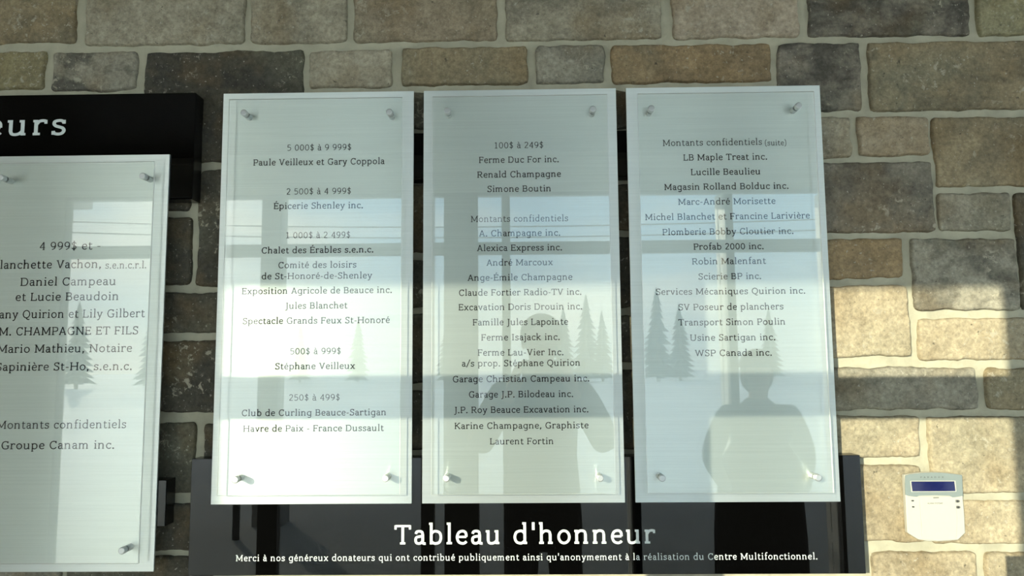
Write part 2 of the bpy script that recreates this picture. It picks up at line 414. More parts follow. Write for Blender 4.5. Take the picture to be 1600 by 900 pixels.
b = MB(); b.box((X_LO, YW, seen(700, 250, WIN).z), (X_HI, YW + .03, seen(700, 236, WIN).z)); structure(b.build('trim_1', M_TRIM, bevel=.004))
BARS = [(95, 98), (406, 437), (657, 677), (693, 746), (784, 797), (981, 995), (1136, 1149), (1302, 1308), (1440, 1470), (1740, 1770), (2060, 2090)]
wx = [(seen(a, 400, WIN).x, seen(c, 400, WIN).x) for a, c in BARS] + [(XG1 - .04, XG1)]
fb = MB()
for x0, x1 in wx: fb.box((x0, YW - .075, ZB), (x1, YW - .012, ZT))
fb.box((XG0, YW - .07, ZS0), (XG1, YW - .016, ZS1))
fb.box((XG0, YW - .07, ZT - .02), (XG1, YW - .016, ZT)); fb.box((XG0, YW - .07, ZB), (XG1, YW - .016, ZB + .05))
M_FIN = principled('pale aluminium fin', (0.86, 0.86, 0.82), 0.5)
win = structure(fb.build('window_1', M_FRAME, bevel=.002, seg=1))
for x0, x1 in wx[1:-1]:                                    # pale outer caps of the mullions
    g = MB(); g.box((x0, YW - .16, ZB), (x0 + .018, YW - .075, ZT)); g.box((x0, YW - .24, ZB), (x0 + .012, YW - .18, ZT)); g.box((x0, YW - .18, ZB + .3), (x0 + .012, YW - .16, ZB + .36)); g.box((x0, YW - .18, ZT - .06), (x0 + .012, YW - .16, ZT))
    g.build('mullion_cap', M_FIN, win)
for (a0, a1), (b0, b1) in zip(wx[:-1], wx[1:]):
    for z0, z1 in ((ZB + .05, ZS0), (ZS1, ZT - .02)):
        g = MB(); g.box((a1, YW - .045, z0), (b0, YW - .039, z1)); g.build('pane', M_GLASS, win)

b = MB()
for xx in (XL0, (XL0 + XL1) / 2 - .05, XL1 - .1): b.box((xx, YW - .075, ZB), (xx + .1, YW - .012, ZT))
b.box((XL0, YW - .07, ZS0), (XL1, YW - .016, ZS1)); b.box((XL0, YW - .07, ZT - .04), (XL1, YW - .016, ZT)); b.box((XL0, YW - .07, ZB), (XL1, YW - .016, ZB + .05))
win3 = structure(b.build('fill_window_left', M_FRAME, bevel=.002, seg=1))  # added window, brings extra sky light onto the stone wall
for xa, xb in ((XL0 + .1, (XL0 + XL1) / 2 - .05), ((XL0 + XL1) / 2 + .05, XL1 - .1)):
    for z0, z1 in ((ZB + .05, ZS0), (ZS1, ZT - .04)):
        b = MB(); b.box((xa, YW - .045, z0), (xb, YW - .039, z1)); b.build('pane', M_GLASS, win3)
# ---------------------------------------------------------------- outside: snow, porch, trees, wires
def ground():
    vs, fs = [], []
    nx, ny = 90, 80
    for j in range(ny + 1):
        y = YW - .1 - 130 * (j / ny) ** 2.2
        for i in range(nx + 1):
            x = -75 + 150 * i / nx
            zz = -.06 + .05 * noise.noise(Vector((x * .5, y * .9, 1))) + .35 * max(0, min(1, (-y - 7) / 6)) * (noise.noise(Vector((x * .12, y * .2, 4))) + .1)
            vs.append((x, y, zz if y < YW - .3 else -.08))
    for j in range(ny):
        for i in range(nx):
            a = j * (nx + 1) + i
            fs.append((a, a + 1, a + nx + 2, a + nx + 1))
    g = MB(); g.add(vs, fs); o = g.build('snow_ground', M_SNOW, smooth=True); return structure(o)
ground()
EAVE = 8.0
ZE = EYE + .143 + .25 * EAVE
b = MB(); b.box((-11.0, WALL - EAVE, ZE), (9.0, YW - .1, ZE + .3)); structure(b.build('porch_roof', M_TRIM, bevel=.01))
b = MB(); b.box((-11.0, YW - .1, Z_HI + .15), (9.0, YW + .2, ZE + .3)); structure(b.build('wall_front_upper', M_PLASTER))
def column(x0, x1, dist):
    c = MB(); c.box((x0, WALL - dist - .1, -.1), (x1, WALL - dist + .1, ZE)); c.box((x0 - .05, WALL - dist - .15, -.1), (x1 + .05, WALL - dist + .15, .25))
    return structure(c.build('porch_column', M_CONCRETE, bevel=.01))
c0 = seen(407, 400, 6.04).x; column(c0 + .06, c0 + .24, 6.04)
# an added board on two steel posts, placed to shade the leftmost panel
bb = thing('shade_board', (-16.6, WALL - 25, 0), 'plain board on two steel posts, added to shade the leftmost donor panel', 'shade_board')
XB = -.602 - .602 * 25
g = MB(); g.box((XB - 2.6, WALL - 25.1, 7.15), (XB, WALL - 24.95, 9.6)); g.build('board', M_CONCRETE, bb, bevel=.03)
for xx in (XB - 2.3, XB - 1.6):
    g = MB(); g.lathe((xx, WALL - 25.2, -.2), (0, 0, 1), [(0, .12), (9.5, .10)], 14); g.build('post', M_STEEL, bb)
# spruces beyond the lot
def spruce(x, y, h, label):
    t = thing('spruce_tree', (x, y, 0), label, 'tree', 'spruces beyond the snowy lot')
    rg = random.Random(int(x * 31 + y * 7))
    tr = MB(); tr.lathe((x, y, -.3), (0, 0, 1), [(0, h * .022), (h * .95, h * .004)], 8); tr.build('trunk', M_BARK, t)
    f = MB()
    nl = 13
    for k in range(nl):
        q = k / nl; z0 = h * (.08 + .88 * q); r = h * .21 * (1 - q) ** .85 + .06
        seg = 14; vs = [(x, y, z0 + h * .11)]
        for s in range(seg):
            a = 2 * math.pi * s / seg + rg.random() * .3; rr = r * (1.0 if s % 2 else .58) * rg.uniform(.8, 1.15)
            vs.append((x + rr * math.cos(a), y + rr * math.sin(a), z0 - (.10 if s % 2 else .0) * r - .02 * h))
        vs.append((x, y, z0))
        fs = [(0, 1 + s, 1 + (s + 1) % seg) for s in range(seg)] + [(seg + 1, 1 + (s + 1) % seg, 1 + s) for s in range(seg)]
        f.add(vs, fs)
    f.build('foliage', M_SPRUCE, t)
PLACES = [(70, 492, 55), (125, 470, 50), (240, 478, 48), (300, 500, 60), (470, 505, 62), (560, 498, 58), (700, 490, 55), (880, 480, 60), (915, 458, 56), (940, 484, 58), (1025, 448, 55), (1060, 474, 58), (1200, 480, 60), (1330, 470, 55)]
SPOTS = ['by the far left end of the lot', 'in front of the leftmost group', 'right of the leftmost group', 'in the gap after the left group', 'left of the small middle pair', 'right of the small middle pair', 'alone in the middle of the row',
         'left in the tall trio', 'centre and tallest of the trio', 'right in the tall trio', 'tallest of the right pair', 'smaller one of the right pair', 'alone right of the pair', 'at the far right end of the row']
for (px, py, dist), spot in zip(PLACES, SPOTS):
    p = seen(px, py, dist); spruce(p.x, p.y, p.z, 'dark spruce beyond the snowy lot, ' + spot)
for hz, lab in ((8.4, 'upper black power line sagging across the sky outside the windows'), (7.7, 'lower black power line sagging across the sky outside the windows')):
    w = MB(); pts = [(-30 + 60 * k / 24, WALL - 30 - hz, hz + .9 - .5 + .8 * (abs(k - 12) / 12) ** 2) for k in range(25)]
    w.tube(pts, .034, 6); tag(w.build('power_line', M_FRAME), lab, 'cable')

# ---------------------------------------------------------------- lettering: a slab-serif alphabet drawn with strokes
B, XC, CAP, ASC = 30, 470, 670, 750
GL = {
 'a': (460, 'c 92 375 125 450 220 470 310 440 335 340|v 335 80 350|c 335 120 345 45 385 30 440 30|c 335 285 220 280 112 245 85 155 112 60 195 30 275 55 335 125'),
 'b': (545, 'v 115 0 780|h 35 115 750|c 115 370 185 450 285 470 410 415 455 250 410 85 285 30 190 48 115 110'),
 'c': (455, 'c 395 395 335 455 255 470 135 415 80 250 135 85 255 30 345 48 410 105|v 395 350 485'),
 'd': (565, 'v 430 0 780|h 345 430 750|h 430 510 30|c 430 380 355 455 265 470 135 415 80 250 135 85 265 30 355 50 430 125'),
 'e': (475, 'h 85 400 262|c 400 262 395 375 345 450 250 470 135 415 80 250 135 85 255 30 345 45 410 100'),
 'f': (345, 'c 355 735 300 755 215 735 170 660 170 560|v 170 0 580|h 60 310 470|h 75 290 30'),
 'g': (545, 'c 430 380 355 455 265 470 135 415 80 250 135 85 265 30 355 50 430 125|v 430 -60 500|h 430 510 470|c 430 -40 415 -135 345 -180 240 -190 125 -155'),
 'h': (580, 'v 115 0 780|h 35 115 750|h 35 200 30|c 115 360 205 450 300 470 395 435 425 330|v 425 0 345|h 345 510 30'),
 'i': (280, 'v 145 0 500|h 50 145 470|h 50 240 30|i 138 680'),
 'j': (265, 'v 155 -60 500|h 60 155 470|c 155 -40 140 -135 90 -185 10 -185|i 148 680'),
 'k': (550, 'v 115 0 780|h 35 115 750|h 35 195 30|l 120 215 395 470|l 215 300 425 30|h 320 480 470|h 355 520 30'),
 'l': (280, 'v 145 0 780|h 55 145 750|h 50 240 30'),
 'm': (850, 'v 115 0 500|h 35 115 470|h 35 195 30|c 115 365 195 450 275 470 360 440 392 335|v 392 0 350|h 320 465 30|c 392 365 475 450 560 470 645 440 680 335|v 680 0 350|h 605 760 30'),
 'n': (580, 'v 115 0 500|h 35 115 470|h 35 200 30|c 115 360 205 450 300 470 395 435 425 330|v 425 0 345|h 345 510 30'),
 'o': (535, 'e 268 250 188 220'),
 'p': (560, 'v 115 -210 500|h 35 115 470|h 40 205 -182|c 115 375 190 455 290 470 415 415 465 250 415 85 290 30 190 48 115 110'),
 'q': (550, 'c 430 380 355 455 265 470 135 415 80 250 135 85 265 30 355 50 430 125|v 430 -210 500|h 350 510 -182'),
 'r': (410, 'v 115 0 500|h 35 115 470|h 35 225 30|c 115 335 185 440 265 470 365 465|v 365 370 495'),
 's': (430, 'c 350 385 305 455 215 470 115 440 92 365 135 298 225 262 320 220 352 140 305 58 215 30 115 50 72 120|v 352 365 490|v 74 10 130'),
 't': (365, 'v 145 120 620|c 145 150 160 55 225 28 295 38 340 75|h 50 320 470'),
 'u': (580, 'v 115 130 500|h 30 115 470|c 115 150 145 55 240 28 345 60 425 145|v 425 0 500|h 340 425 470|h 425 510 30'),
 'v': (510, 'l 85 490 255 15|l 425 490 255 15|h 20 175 470|h 340 490 470'),
 'w': (770, 'l 85 490 225 15|l 385 490 225 15|l 385 490 545 15|l 685 490 545 15|h 20 170 470|h 600 750 470'),
 'x': (520, 'l 95 480 425 20|l 425 480 95 20|h 25 185 470|h 335 490 470|h 20 180 30|h 335 500 30'),
 'y': (515, 'l 85 480 262 30|l 430 480 232 -75|c 232 -75 190 -160 130 -190 55 -182|h 20 175 470|h 345 500 470'),
 'z': (470, 'h 70 400 470|l 390 460 80 40|h 70 410 30'),
 'A': (650, 'l 325 700 95 10|l 325 700 555 10|h 175 475 225|h 20 180 30|h 470 630 30'),
 'B': (600, 'v 125 0 700|h 40 330 670|c 330 670 435 630 465 525 430 410 330 370|h 125 330 370|c 330 370 465 325 510 200 465 75 340 30|h 40 345 30'),
 'C': (630, 'c 540 545 480 635 355 672 185 605 88 350 185 90 355 28 475 60 555 165|v 540 500 700'),
 'D': (690, 'v 130 0 700|h 40 330 670|c 325 670 500 610 595 350 500 90 325 30|h 40 330 30'),
 'E': (570, 'v 125 0 700|h 40 490 670|v 485 550 690|h 125 405 365|v 405 295 435|h 40 505 30|v 502 10 160'),
 'F': (540, 'v 125 0 700|h 40 490 670|v 485 550 690|h 125 395 350|v 395 280 420|h 40 240 30'),
 'G': (680, 'c 540 545 480 635 355 672 185 605 88 350 185 90 355 28 475 45 560 90|v 540 520 700|v 560 60 300|h 430 640 300'),
 'H': (740, 'v 135 0 700|v 605 0 700|h 135 605 360|h 40 230 670|h 510 700 670|h 40 230 30|h 510 700 30'),
 'I': (330, 'v 165 0 700|h 60 270 670|h 60 270 30'),
 'J': (350, 'v 200 10 700|h 85 290 670|c 200 30 175 -95 100 -145 10 -135'),
 'K': (650, 'v 125 0 700|l 130 290 520 670|l 245 405 550 30|h 40 220 670|h 430 600 670|h 40 220 30|h 465 640 30'),
 'L': (540, 'v 125 0 700|h 40 235 670|h 40 490 30|v 487 10 195'),
 'M': (840, 'v 135 0 690|v 705 0 690|l 135 690 420 110|l 705 690 420 110|h 30 140 670|h 700 810 670|h 40 230 30|h 610 800 30'),
 'N': (740, 'v 135 0 690|v 605 0 700|l 135 690 605 15|h 30 140 670|h 510 700 670|h 40 230 30'),
 'O': (710, 'e 355 350 270 320'),
 'P': (570, 'v 125 0 700|h 40 320 670|c 315 670 460 630 505 495 460 365 315 315|h 125 315 315|h 40 250 30'),
 'Q': (710, 'e 355 350 270 320|c 350 30 430 -80 520 -115 620 -100'),
 'R': (630, 'v 125 0 700|h 40 320 670|c 315 670 455 630 495 505 455 380 315 330|h 125 315 330|l 300 330 515 30|h 485 610 30|h 40 220 30'),
 'S': (530, 'c 440 555 385 645 275 672 145 630 105 530 155 435 275 372 395 310 445 190 395 70 275 28 145 55 80 160|v 440 520 700|v 82 5 180'),
 'T': (620, 'v 310 0 700|h 50 570 670|v 55 535 690|v 565 535 690|h 215 405 30'),
 'U': (710, 'v 125 240 700|c 125 270 155 90 340 28 520 90 570 270|v 570 240 700|h 30 220 670|h 475 660 670'),
 'V': (650, 'l 105 690 325 15|l 545 690 325 15|h 20 195 670|h 465 630 670'),
 'W': (950, 'l 105 690 285 15|l 475 690 285 15|l 475 690 665 15|l 845 690 665 15|h 20 190 670|h 760 930 670'),
 'X': (640, 'l 95 690 545 10|l 545 690 95 10|h 30 180 670|h 460 610 670|h 30 180 30|h 460 610 30'),
 'Y': (630, 'l 90 690 315 330|l 540 690 315 330|v 315 0 340|h 20 175 670|h 455 610 670|h 215 415 30'),
 '0': (530, 'e 265 345 183 315'), '1': (500, 'v 270 0 690|l 270 680 135 590|h 120 420 30'),
 '2': (500, 'c 95 540 140 640 250 668 375 620 400 500 345 360 215 205 90 45|h 80 435 30'),
 '3': (500, 'c 95 580 220 668 370 620 385 500 250 370 400 300 410 130 260 28 80 90'),
 '4': (520, 'v 360 0 690|l 355 680 80 215|h 70 465 205|h 285 440 30'),
 '5': (500, 'h 125 405 660|l 130 660 112 375|c 112 375 245 412 375 360 425 220 365 80 225 28 85 70'),
 '6': (500, 'e 250 220 170 190|c 85 240 100 450 200 600 340 665'), '7': (480, 'h 70 410 660|l 405 650 190 0'), '8': (500, 'e 250 510 140 160|e 250 190 175 165'),
 '9': (510, 'e 255 465 170 203|c 425 465 418 270 330 110 175 25'),
 '$': (500, 'c 395 530 350 600 250 620 145 585 110 510 150 430 250 370 355 310 395 210 355 100 250 70 140 95 90 165|v 250 -70 770'),
 '.': (240, 'o 115 48'), ',': (240, 'o 120 48|l 135 50 75 -110'), '-': (320, 'h 45 275 265'), "'": (210, 'v 105 500 780'),
 '/': (420, 'l 30 -90 390 780'), '(': (310, 'c 255 800 120 620 85 330 120 40 255 -130'), ')': (310, 'c 55 800 190 620 225 330 190 40 55 -130'), ' ': (270, ''),
}
ACC = {'é': ('e', 'l 205 570 315 720'), 'è': ('e', 'l 285 570 170 720'), 'à': ('a', 'l 265 570 150 720'), 'É': ('E', 'l 250 770 375 900')}
for k, (base_, s_) in ACC.items(): GL[k] = (GL[base_][0], GL[base_][1] + '|' + s_)
def spline(pts, n=5):
    out = []
    P = [pts[0]] + pts + [pts[-1]]
    for i in range(1, len(P) - 2):
        p0, p1, p2, p3 = P[i - 1], P[i], P[i + 1], P[i + 2]
        for k in range(n):
            t = k / n
            out.append(tuple(.5 * (2 * p1[q] + (p2[q] - p0[q]) * t + (2 * p0[q] - 5 * p1[q] + 4 * p2[q] - p3[q]) * t * t + (3 * p1[q] - p0[q] - 3 * p2[q] + p3[q]) * t ** 3) for q in (0, 1)))
    out.append(pts[-1]); return out
def strip(pts, w, closed=False):
    n = len(pts); L, R = [], []
    for i, p in enumerate(pts):
        a = pts[(i - 1) % n] if closed or i else p; c = pts[(i + 1) % n] if closed or i < n - 1 else p
        d = Vector((c[0] - a[0], c[1] - a[1])).normalized()
        L.append((p[0] - d.y * w / 2, p[1] + d.x * w / 2)); R.append((p[0] + d.y * w / 2, p[1] - d.x * w / 2))
    return [(R[i], R[(i + 1) % n], L[(i + 1) % n], L[i]) for i in range(n if closed else n - 1)]
class GlyphQuads(list):
    layer = -1
    def append(self, q): list.append(self, (self.layer, q))
    def __iadd__(self, other):
        for q in other: self.append(q)
        return self
def glyph(ch, w):
    t = w * .82; quads = GlyphQuads()
    for st in filter(None, GL[ch][1].split('|')):
        quads.layer += 1
        k, *v = st.split(); v = [float(q) for q in v]
        if k == 'v':
            ww = w if v[2] - v[1] > 220 else t
            quads.append(((v[0] - ww / 2, v[1]), (v[0] + ww / 2, v[1]), (v[0] + ww / 2, v[2]), (v[0] - ww / 2, v[2])))
        elif k == 'h':   # the bar keeps its outer edge at the baseline, x-height or cap line
            y0 = {30: 0, 470: 500 - t, 670: 700 - t, 750: 780 - t}.get(v[2], v[2] - t / 2)
            quads.append(((v[0], y0), (v[1], y0), (v[1], y0 + t), (v[0], y0 + t)))
        elif k == 'l': quads += strip([(v[0], v[1]), (v[2], v[3])], w * .95)
        elif k == 'c': quads += strip(spline([(v[i], v[i + 1]) for i in range(0, len(v), 2)]), w * .94)
        elif k == 'e':
            quads += strip([(v[0] + v[2] * math.cos(2 * math.pi * q / 28), v[1] + v[3] * math.sin(2 * math.pi * q / 28)) for q in range(28)], w * .94, True)
        elif k in 'oi':
            r = w * (.85 if k == 'o' else .68)
            quads.append(tuple((v[0] + r * math.cos(2 * math.pi * q / 12), v[1] + r * math.sin(2 * math.pi * q / 12)) for q in range(12)))
    return quads
def extent(text, track):
    x = 0; lo = hi = None
    for ch in text:
        xs = [p[0] + x for _, q in glyph(ch, 60) for p in q]
        if xs:
            lo = min(xs) if lo is None else min(lo, min(xs)); hi = max(xs) if hi is None else max(hi, max(xs))
        x += GL[ch][0] + track
    return lo, hi
def write(text, xl, xr, yb, depth, cap_px, mat, parent, weight=64, track=12, fit=None, name='text_line', by_word=False):
    """one line of lettering, laid on the plane Y = depth between the pixels xl and xr, its baseline at yb"""
    lo, hi = extent(text, track)
    if fit:                                               # only the end of the line is in the photo
        k = len(text) - len(fit); adv = sum(GL[c][0] + track for c in text[:k]); flo, fhi = extent(fit, track)
        lo0, hi0 = flo + adv, fhi + adv
    else: lo0, hi0 = lo, hi
    a, c = at(xl, yb, depth), at(xr, yb, depth)
    mid = at((xl + xr) / 2, yb, depth)
    up = at((xl + xr) / 2, yb - cap_px, depth).z - mid.z
    sxx = (c.x - a.x) / (hi0 - lo0); szz = up / 700.0
    mb = MB(); x = 0
    for ch in text:
        if ch == ' ' and by_word: mb.build(name, mat, parent); mb = MB()
        for ly, q in glyph(ch, weight):
            mb.add([(a.x + (p[0] + x - lo0) * sxx, depth - ly * .00003, mid.z + p[1] * szz) for p in q], [tuple(range(len(q)))])
        x += GL[ch][0] + track
    return mb.build(name, mat, parent)

# ---------------------------------------------------------------- black boards and rails
RAIL_F = 1.504                                            # front faces of the black boards
def board(name, px0, py0, px1, py1, label, cat):
    xm, ym = (max(px0, 0) + px1) / 2, (py0 + py1) / 2
    x0, x1 = at(px0, ym, RAIL_F).x, at(px1, ym, RAIL_F).x
    z1, z0 = at(xm, py0, RAIL_F).z, at(xm, py1, RAIL_F).z
    t = thing(name, ((x0 + x1) / 2, WALL, z0), label, cat)
    g = MB(); g.box((x0, RAIL_F + .003, z0), (x1, WALL + .004, z1)); g.build('backing_box', M_EDGE, t, bevel=.001)
    g = MB(); g.box((x0, RAIL_F, z0), (x1, RAIL_F + .003, z1)); f = g.build('face_sheet', M_BLACK, t, bevel=.0008)
    return t, f
title, tface = board('title_board', 296.5, 714, 1348.5, 898, 'glossy black board reading Tableau d\'honneur along the bottom of three donor panels', 'sign board')
write("Tableau d'honneur", 616.8, 1023.4, 850, RAIL_F - .0006, 30.5, M_WHITE_INK, tface, 98, 62, name='title_lettering', by_word=True)
write("Merci à nos généreux donateurs qui ont contribué publiquement ainsi qu'anonymement à la réalisation du Centre Multifonctionnel.", 368.5, 1277, 875.5, RAIL_F - .0006, 9.9, M_WHITE_INK, tface, 88, 52, name='thanks_lettering')
header, hface = board('title_board', -620, 147, 303, 313, 'glossy black board ending in the white letters eurs, above the leftmost donor panel', 'sign board')
write('Donateurs', -21, 101, 211.5, RAIL_F - .0006, 33.5, M_WHITE_INK, hface, 98, 80, 'eurs', name='title_lettering')
board('mounting_rail', 372, 206, 1262, 277, 'black rail glimpsed in the gaps between the tops of three donor panels', 'rail')
board('mounting_rail', -330, 751, 259, 823, 'black rail whose end shows beside the lower right side of the leftmost donor panel', 'rail')

# ---------------------------------------------------------------- donor panels
PW, PH, PZ = 0.3968, 0.8347, EYE + 0.5620
P_FRONT = 1.5                                             # front of the aluminium plate
A_BACK, A_FRONT, CAP_F = P_FRONT - .017, P_FRONT - .022, P_FRONT - .034
INK_Y = P_FRONT - .0005
def donor_panel(x0, ztop, label, caps):
    t = thing('donor_panel', (x0 + PW / 2, RAIL_F, ztop - PH), label, 'plaque', 'donor panels on the stone wall')
    g = MB(); g.box((x0, P_FRONT, ztop - PH), (x0 + PW, RAIL_F, ztop)); plate = g.build('aluminium_plate', M_ALU, t, bevel=.0006)
    k = .0205
    ax0, ax1, az0, az1 = x0 + k, x0 + PW - k, ztop - PH + k, ztop - k
    g = MB()
    g.add([(ax0, A_FRONT, az0), (ax1, A_FRONT, az0), (ax1, A_FRONT, az1), (ax0, A_FRONT, az1), (ax0, A_BACK, az0), (ax1, A_BACK, az0), (ax1, A_BACK, az1), (ax0, A_BACK, az1)],
          [(0, 1, 2, 3), (7, 6, 5, 4)])
    g.f += [(0, 4, 5, 1), (1, 5, 6, 2), (2, 6, 7, 3), (3, 7, 4, 0)]; g.mi += [1] * 4
    g.build('acrylic_sheet', [M_ACRYLIC, M_ACR_EDGE], t)
    for px, py in caps:
        c = at(px, py, CAP_F)
        so = MB(); so.lathe((c.x, P_FRONT, c.z), (0, -1, 0), [(0, .0062), (.0168, .0062)], 28); s_ = so.build('standoff', M_STEEL, t)
        cp_ = MB(); cp_.lathe((c.x, A_FRONT, c.z), (0, -1, 0), [(.0002, .0066), (.0106, .0066), (.0116, .0060), (.0120, .0050)], 28); cp_.build('cap', M_STEEL, s_)
    return t, plate
ZX = 2.5706
def lines(plate, rows, ox, oy, k, cap, weight=92):
    for r in rows:
        text, a, c, yb = r[:4]; thin = len(r) > 4
        write(text, ox + a / k, ox + c / k, oy + yb / k, INK_Y, cap * (.86 if thin and r[4] == 's' else 1), M_INK_THIN if thin else M_INK, plate, 74 if thin else weight, 26)

p1, plate1 = donor_panel(-0.6229, PZ, 'brushed metal donor panel starting with 5 000$ à 9 999$, sunlit at its lower left', [(380.5, 175.5), (608, 174.5), (367, 750), (602, 748)])
lines(plate1, [('5 000$ à 9 999$', 332, 587, 270, 't'), ('Paule Veilleux et Gary Coppola', 195, 722, 328), ('2 500$ à 4 999$', 329, 586, 446, 't'), ('Épicerie Shenley inc.', 277, 634, 504),
               ('1 000$ à 2 499$', 327, 583, 622, 't'), ('Chalet des Érables s.e.n.c.', 229, 676, 682), ('Comité des loisirs', 296, 608, 742), ('de St-Honoré-de-Shenley', 229, 672, 786),
               ('Exposition Agricole de Beauce inc.', 149, 750, 845)], 320, 130, ZX, 9.7)
lines(plate1, [('Jules Blanchet', 323, 573, 83), ('Spectacle Grands Feux St-Honoré', 153, 742, 143), ('500$ à 999$', 344, 545, 266, 't'), ('Stéphane Veilleux', 283, 603, 326),
               ('250$ à 499$', 339, 541, 452, 't'), ('Club de Curling Beauce-Sartigan', 149, 727, 513), ('Havre de Paix - France Dussault', 154, 719, 576)], 320, 450, ZX, 9.9)
p2, plate2 = donor_panel(-0.2056, PZ, 'brushed metal donor panel starting with 100$ à 249$, in the middle of three', [(698.7, 172.5), (926.5, 170), (697, 748), (938, 747.5)])
lines(plate2, [('100$ à 249$', 342, 536, 261, 't'), ('Ferme Duc For inc.', 279, 598, 319), ('Renald Champagne', 272, 607, 378), ('Simone Boutin', 313, 567, 436), ('Montants confidentiels', 246, 636, 556, 't'),
               ('A. Champagne inc.', 279, 604, 614), ('Alexica Express inc.', 271, 611, 673), ('André Marcoux', 309, 575, 732), ('Ange-Émile Champagne', 233, 653, 792), ('Claude Fortier Radio-TV inc.', 199, 689, 852)], 640, 130, ZX, 9.7)
lines(plate2, [('Excavation Doris Drouin inc.', 197, 692, 88), ('Famille Jules Lapointe', 254, 636, 149), ('Ferme Isajack inc.', 288, 602, 210), ('Ferme Lau-Vier Inc.', 274, 617, 271),
               ('a/s prop. Stéphane Quirion', 211, 684, 314), ('Garage Christian Campeau inc.', 174, 721, 377), ('Garage J.P. Bilodeau inc.', 239, 656, 439), ('J.P. Roy Beauce Excavation inc.', 179, 717, 501),
               ('Karine Champagne, Graphiste', 181, 718, 565), ('Laurent Fortin', 323, 577, 628)], 640, 450, ZX, 9.9)
p3, plate3 = donor_panel(0.2116, PZ, 'brushed metal donor panel starting with Montants confidentiels (suite), right of the other three', [(1018, 169), (1248.5, 164.5), (1035, 747.5), (1279, 746.7)])
lines(plate3, [('Montants confidentiels', 169, 567, 250, 't'), ('(suite)', 580, 665, 250, 's'), ('LB Maple Treat inc.', 252, 587, 309), ('Lucille Beaulieu', 282, 560, 368), ('Magasin Rolland Bolduc inc.', 175, 673, 427),
               ('Marc-André Morisette', 231, 621, 487), ('Michel Blanchet et Francine Larivière', 98, 759, 547), ('Plomberie Bobby Cloutier inc.', 168, 693, 608), ('Profab 2000 inc.', 293, 573, 668),
               ('Robin Malenfant', 287, 584, 727), ('Scierie BP inc.', 313, 563, 788), ('Services Mécaniques Quirion inc.', 142, 740, 848)], 970, 130, 2.5714, 9.7)
lines(plate3, [('SV Poseur de planchers', 233, 653, 88), ('Transport Simon Poulin', 232, 660, 149), ('Usine Sartigan inc.', 279, 620, 211), ('WSP Canada inc.', 298, 606, 273)], 970, 450, 2.5714, 9.9)
x_r = (at(267, 242, P_FRONT).x + at(238, 898, P_FRONT).x) / 2
p0, plate0 = donor_panel(x_r - PW, at(150, 242.5, P_FRONT).z, 'brushed metal donor panel with 4 999$ et - as its heading, at the left edge', [(0, 277), (222, 274.5), (-48, 862), (189.5, 861)])
lines(plate0, [('4 999$ et -', 174, 440, 310, 't'), ('Blanchette Vachon,', -34, 442, 392), ('s.e.n.c.r.l.', 463, 641, 392, 's'), ('Daniel Campeau', 89, 507, 467), ('et Lucie Beaudoin', 69, 519, 533),
               ('Dany Quirion et Lily Gilbert', -40, 636, 609), ('M. CHAMPAGNE ET FILS', -6, 605, 684), ('Mario Mathieu, Notaire', -12, 578, 761), ('Sapinière St-Ho, s.e.n.c.', -18, 577, 840)], 0, 280, 2.811, 12.6, 84)
lines(plate0, [('Montants confidentiels', -15, 553, 252, 't'), ('Groupe Canam inc.', 6, 500, 342)], 0, 580, 2.8125, 12.6, 84)

# ---------------------------------------------------------------- alarm keypad
M_WHITE_P = principled('warm white plastic', (0.47, 0.455, 0.395), 0.4)
M_SILVER_P = principled('silver grey plastic', (0.20, 0.235, 0.225), 0.35)
M_LCD = principled('dark blue display', (0.004, 0.007, 0.065), 0.08)
M_SEAM = principled('seam grey', (0.16, 0.155, 0.14), 0.6)
KF = WALL - .014
def kp(x, y, d=KF):                                       # close-up crop pixel to a point
    p = at(1380 + x / 5.625, 710 + y / 5.625, d); return (p.x, p.z)
kt = thing('alarm_keypad', (*kp(455, 768)[:1], WALL, kp(455, 768)[1]), 'white and silver alarm keypad with blue display on the sunlit stones', 'keypad')
body = [(214, 690), (310, 750), (390, 762), (480, 766), (570, 762), (660, 752), (724, 690), (716, 540), (706, 420), (697, 300), (690, 178), (668, 176)] + [(668 - 480 * k / 10, 176 - 20 * math.sin(math.pi * k / 10)) for k in range(1, 10)] + [(186, 180), (190, 280), (196, 360), (204, 520)]
g = MB(); g.prism([kp(*p) for p in body], KF, WALL - .003); g.build('housing', M_WHITE_P, kt, bevel=.0016)
bez = [(192, 355), (225, 364), (290, 372), (312, 362), (450, 359), (580, 362), (606, 378), (650, 372), (699, 362), (695, 300), (690, 180), (666, 178)] + [(666 - 474 * k / 10, 178 - 19 * math.sin(math.pi * k / 10)) for k in range(1, 10)] + [(190, 184), (188, 260)]
g = MB(); g.prism([kp(*p) for p in bez], KF - .0018, KF + .0005); bezel = g.build('bezel', M_SILVER_P, kt, bevel=.0005); bezel['label'] = 'silver grey upper face'
g = MB(); g.prism([kp(*p) for p in ((242, 328), (638, 326), (630, 229), (232, 230))], KF - .0028, KF - .0010); rim = g.build('display_rim', M_WHITE_P, bezel, bevel=.0004)
g = MB(); g.prism([kp(*p) for p in ((250, 322), (628, 320), (618, 235), (240, 236))], KF - .0031, KF - .0012); g.build('display', M_LCD, bezel, bevel=.0003)
g = MB(); g.prism([kp(*p) for p in ((342, 742), (480, 760), (640, 748), (648, 560), (628, 366), (316, 368), (330, 560))], KF - .0016, KF + .0008); flap = g.build('flap', M_WHITE_P, kt, bevel=.0007)
g = MB(); g.prism([kp(*p) for p in ((436, 384), (484, 383), (484, 374), (436, 375))], KF - .0022, KF - .0008); g.build('finger_notch', M_SEAM, flap)
